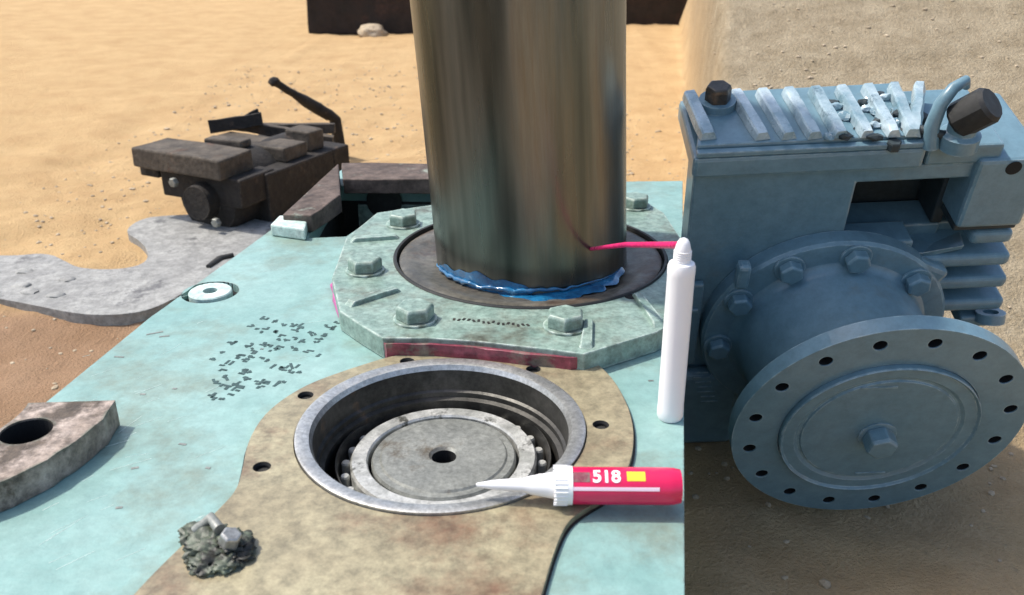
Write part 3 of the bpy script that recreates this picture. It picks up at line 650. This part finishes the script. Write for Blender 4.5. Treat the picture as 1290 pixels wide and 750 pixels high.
# sloping sill under the recess
s0, s1, s2, s3 = q(1075, 276, -.04), q(1212, 279, -.04), q(1216, 306, .012), q(1160, 320, .012)
me = bpy.data.meshes.new('sill')
sb0, sb1, sf0, sf1 = q(1073, 276, -.10), q(1206, 278, -.10), q(1070, 310, .001), q(1216, 309, .001)
sv = [(sb0[0], sb0[1], -.10), (sb1[0], sb1[1], -.10), (sf1[0], sf1[1], .001), (sf1[0] - .06, sf1[1] - .01, .001), (sf0[0], sf0[1], .001)]
lo = [(x, y - .012, z - .004) for x, y, z in sv]
me.from_pydata(sv + lo, [], [(0, 1, 2, 3, 4)[::-1], (5, 6, 7, 8, 9), (0, 1, 6, 5), (1, 2, 7, 6), (2, 3, 8, 7), (3, 4, 9, 8), (4, 0, 5, 9)]); G('recess_sill', me, bevel=.003)
# upper ledge
lt = [qt(866, 190, VT2)[0], qt(1228, 190, VT2)[0]]
bxl('upper_ledge', uL - .004, q(1165, 205, .012)[0], VT + .0005, VT2, -DEP, .010, bev=.006)
bxl('upper_ledge', q(1166, 205, .004)[0], u2 + .02, VT + .0005, VT2 - .004, -DEP, .003, bev=.004)
# right hand column block with a dark hole
c0, c1 = q(1230, 200)[0], q(1296, 200)[0]
vc0 = q(1250, 280)[1]; vc1 = q(1260, 196)[1]
bxl('corner_block', c0, c1 + .02, vc0, vc1, -.16, .012, bev=.006)
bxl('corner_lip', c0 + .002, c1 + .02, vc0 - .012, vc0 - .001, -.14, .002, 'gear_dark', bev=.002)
hu, hv = q(1277, 212, .012); me = lathe_me([(0, .0125), (.0095, .0125), (.011, .0122)], 24); me.transform(Matrix.Translation((hu, hv, 0))); G('lifting_hole', me, 'hole')
# fins
for i, y in enumerate((296, 326, 354, 382)):
    a, b = q(1150 if i else 1219, y - 2, -.01), q(1272 - i * 4, y - 4, -.01); r_ = .0125
    me = box_me(((a[0] + b[0]) / 2, (a[1] + b[1]) / 2, -.05), (b[0] - a[0], .024, .11)); G('fin', me, bevel=.009, seg=4)
a, b = q(1150, 290), q(1262, 290); bxl('fin_backing', a[0], b[0], VB + .02, q(1200, 312)[1], -DEP + .031, -.06, 'gearpaint')
lg = q(1248, 393, .0); me = lathe_me([(.012, 0), (.022, 0), (.022, .016), (.012, .016), (.012, 0)], 24); me.transform(Matrix.Translation((lg[0], lg[1], 0)) @ Matrix.Rotation(R(65), 4, 'X')); G('lifting_lug', me, smooth=40)
bxl('lug_base', lg[0] - .045, lg[0] + .024, lg[1] - .03, lg[1] - .008, -.06, .004, bev=.004)
# left end cover and lower block
e0, e1_ = q(868, 352)[0], q(886, 352)[0]
bxl('end_cover', uL - .001, e1_, q(875, 452)[1], q(875, 352)[1], .0005, .014, bev=.004)
bxl('end_cover_rib', uL - .001, e1_ - .006, q(875, 382)[1] - .004, q(875, 382)[1] + .004, .0142, .020, bev=.002)
lb = q(918, 538)
bxl('lower_block', uL - .001, q(925, 500)[0], VB + .001, q(880, 458)[1], .0005, .028, bev=.01)
for i in range(7):
    x0_ = q(868 + i * 2, 470 + i * 6, .028); me = box_me((x0_[0] + .018, x0_[1], .0284), (.022 + .01 * random.random(), .0022, .0018)); G('cast_mark', me, bevel=.0005)
# base flange, bolts, key, tube, disc
FR = .188; BOF = -.032
bf = G('base_flange', lathe_me([(0, .0005), (FR, .0005), (FR, .024), (FR - .004, .029), (FR - .010, .030), (.140, .030), (.140, .02)], 96), smooth=30); bf.location.x = BOF
def Gat(name, me, x, y, z, m='gearpaint', par=None, **k):
    o = G(name, me, m, par, **k); o.location = (x, y, z); return o
bh_ = hexa_me(.0185, .017)
for (px, py) in [(905, 440), (910, 375), (985, 320), (1087, 315), (1157, 358)]:
    x, y = q(px, py, .04); x -= BOF; rr = math.hypot(x, y); x, y = x / rr * .163 + BOF, y / rr * .163
    o = Gat('flange_bolt', bh_, x, y, .0335, bevel=.002); o.rotation_euler.z = random.random()
    Gat('bolt_washer', lathe_me([(0, 0), (.023, 0), (.023, .0028), (.022, .0035), (0, .0035)], 24), x, y, .0302, smooth=30)
x, y = q(935, 345, .04); a = math.atan2(y, x)
o = Gat('key_lug', box_me((0, 0, 0), (.045, .020, .022)), x, y, .042, bevel=.006); o.rotation_euler.z = a - .9
x, y = q(1166, 345, .02); o = Gat('flange_ear', box_me((0, 0, 0), (.06, .03, .024)), x + .002, y + .004, .014, bevel=.008); o.rotation_euler.z = -.5
TRB = .140
me = lathe_me([(TRB + .012, .030), (TRB + .004, .034), (TRB, .044), (TRB - .002, GL - .060), (TRB + .004, GL - .045), (TRB + .020, GL - .030), (.19, GL - .026)], 128)
for v_ in me.vertices: v_.co.x += BOF * (1 - v_.co.z / GL)
G('hub_barrel', me, smooth=60)
DR = .206
hol = [circ(.1805 * math.cos(R(101 - 22.5 * k)), .1805 * math.sin(R(101 - 22.5 * k)), .0093, 18) for k in range(16)]
me = prism_me(circ(0, 0, DR, 128), GL - .026, GL - .001, hol + [circ(0, 0, .14, 96)]); dk = G('hub_disc', me, bevel=.0018)
hb_ = lathe_me([(.0092, GL - .003), (.0092, GL - .022), (0, GL - .022)], 18)
for k in range(16):
    a = R(101 - 22.5 * k); o = G('disc_hole', hb_, 'hole', dk); o.location = (.1805 * math.cos(a), .1805 * math.sin(a), 0)
G('disc_cover', lathe_me([(.139, GL - .02), (.139, GL + .006), (.1375, GL + .008), (.136, GL + .006), (.134, GL + .004), (.118, GL + .004), (.113, GL + .001), (.110, GL + .001), (.108, GL + .0035), (0, GL + .0035)], 128), smooth=25)
Gat('cover_screw_mark', box_me((0, 0, 0), (.05, .004, .0015)), -.02, .098, GL + .004, bevel=.0006)
Gat('cover_screw_mark', box_me((0, 0, 0), (.045, .003, .0015)), .01, -.100, GL + .004, bevel=.0006)
Gat('centre_bolt_washer', lathe_me([(0, 0), (.027, 0), (.027, .002), (.025, .003), (0, .003)], 32), 0, -.006, GL + .0036, smooth=30)
Gat('centre_bolt', hexa_me(.023, .026), 0, -.006, GL + .0066, bevel=.002).rotation_euler.z = .3

# ribbed cover on top: base plate, ribs, plug
vt = VT2 + .014
A = qt(866, 184, vt); B = qt(1165, 170, vt); Cc = qt(1150, 112, vt); D = qt(866, 122, vt)
topprism('top_cover', [(uL, A[1]), (B[0], A[1]), (B[0], -DEP + .006), (uL + .03, -DEP + .006)], VT2 + .0006, vt, bev=.004)
topprism('cover_lip', [(uL, A[1] + .012), (B[0] + .01, A[1] + .012), (B[0] + .01, A[1] + .001), (uL, A[1] + .001)], VT2 + .0006, VT2 + .009, bev=.002)
def rib(xa, ya, xb, yb_, wd, ht, m='gearpaint_lt', amp=.0012):
    a = qt(xa, ya, vt); b = qt(xb, yb_, vt); d = Vector((b[0] - a[0], b[1] - a[1])); L_ = d.length; n_ = 10; v = []; f = []
    dn = d.normalized(); nn = Vector((-dn.y, dn.x))
    prof = [(-wd, 0), (-wd * .80, ht * .8), (-wd * .62, ht), (wd * .45, ht), (wd * .62, ht * .75), (wd, 0)]
    for k in range(n_ + 1):
        t = k / n_; e = 1 if 0 < k < n_ else .9
        for pu, ph in prof:
            c = Vector(a) + dn * (L_ * t) + nn * pu * e; w_ = noise.noise_vector(Vector((c.x, c.y, ph)) * 55) * amp
            v.append((c.x + w_.x, vt + .0004 + ph * e + abs(w_.y), c.y + w_.z))
    for k in range(n_):
        for j_ in range(5): f.append((k * 6 + j_, (k + 1) * 6 + j_, (k + 1) * 6 + j_ + 1, k * 6 + j_ + 1))
    f.append((0, 1, 2, 3, 4, 5)); f.append(tuple(n_ * 6 + t for t in (5, 4, 3, 2, 1, 0)))
    me = bpy.data.meshes.new('rib'); me.from_pydata(v, [], f); bm = bmesh.new(); bm.from_mesh(me); bmesh.ops.recalc_face_normals(bm, faces=bm.faces); bm.to_mesh(me); bm.free()
    return G('cover_rib', me, m, smooth=25)
rib(893, 177, 869, 123, .0125, .013)
for i in range(8):
    x = 927 + i * 33; rib(min(x + 34, 1150), 177 - i * .6, x, 121 - i * 1.3, .0120 - i * .0003, .013, amp=.0003 + .0003 * i)
# pitted peeling paint flakes in the grooves towards the right
for i in range(26):
    px, py = random.uniform(1040, 1150), random.uniform(122, 176); a = qt(px, py, vt)
    me = lump_me((a[0], vt + .003, a[1]), (random.uniform(.006, .014), .005, random.uniform(.005, .010)), .5, 2, i, 2)
    G('paint_flake', me, ['gearpaint_lt', 'gearpaint', 'gear_dark'][i % 3])
pg = qt(903, 134, vt); me = hexa_me(.019, .034); me.transform(Matrix.Translation((pg[0], vt, pg[1])) @ Matrix.Rotation(R(-90), 4, 'X')); G('breather_plug', me, 'steel_dark', bevel=.002)
me = lathe_me([(0, 0), (.026, 0), (.026, .012), (0, .012)], 24); me.transform(Matrix.Translation((pg[0], vt, pg[1])) @ Matrix.Rotation(R(-90), 4, 'X')); G('plug_boss', me, smooth=30)
# bracket, hook and dark filler elbow at the right of the cover
def L3(px, py, vv, up_=0): a = qt(px, py, vv); return Vector((a[0], vv + up_, a[1]))
p0 = L3(1172, 186, VT2, 0)
def Gt(name, pts, r, m, n=14): return G(name, tube_me(pts, r, n), m, smooth=60)
Gt('hook', [p0 + Vector((0, .0, .0)), p0 + Vector((-.004, .03, -.005)), p0 + Vector((.002, .06, -.012)), p0 + Vector((.016, .078, -.02)), p0 + Vector((.034, .082, -.03)), p0 + Vector((.04, .07, -.034))], [.011, .010, .009, .008, .007, .005], 'gearpaint')
Gt('bracket_rod', [p0 + Vector((-.04, .0, -.03)), p0 + Vector((-.022, .020, -.02)), p0 + Vector((.0, .022, .0)), p0 + Vector((.03, .012, -.005))], .0065, 'gear_dark')
p1 = L3(1205, 184, VT2)
me = lathe_me([(0, 0), (.026, 0), (.026, .020), (.019, .024), (.019, .040), (0, .040)], 28); me.transform(Matrix.Translation(p1) @ Matrix.Rotation(R(-90), 4, 'X')); G('filler_neck', me, 'gearpaint', smooth=30)
me = lathe_me([(0, 0), (.022, 0), (.025, .004), (.025, .045), (.021, .050), (0, .050)], 12); me.transform(Matrix.Translation(p1 + Vector((-.008, .036, -.005))) @ Matrix.Rotation(R(-65), 4, 'X') @ Matrix.Rotation(R(35), 4, 'Y')); G('filler_cap', me, 'black', smooth=30)
for i, (dx_, dz_) in enumerate(((-.07, -.03), (-.10, -.05), (-.085, .0), (-.03, -.06))):
    me = hexa_me(.010, .012); me.transform(Matrix.Translation(p1 + Vector((dx_, .0005, dz_))) @ Matrix.Rotation(R(-90), 4, 'X')); G('small_bolt', me, 'gear_dark')
# pale rear ledge at the far right
#bxl('rear_ledge', u2 + .021, c1 + .02, VT2 - .02, VT2 - .005, -.30, -.165, bev=.003)
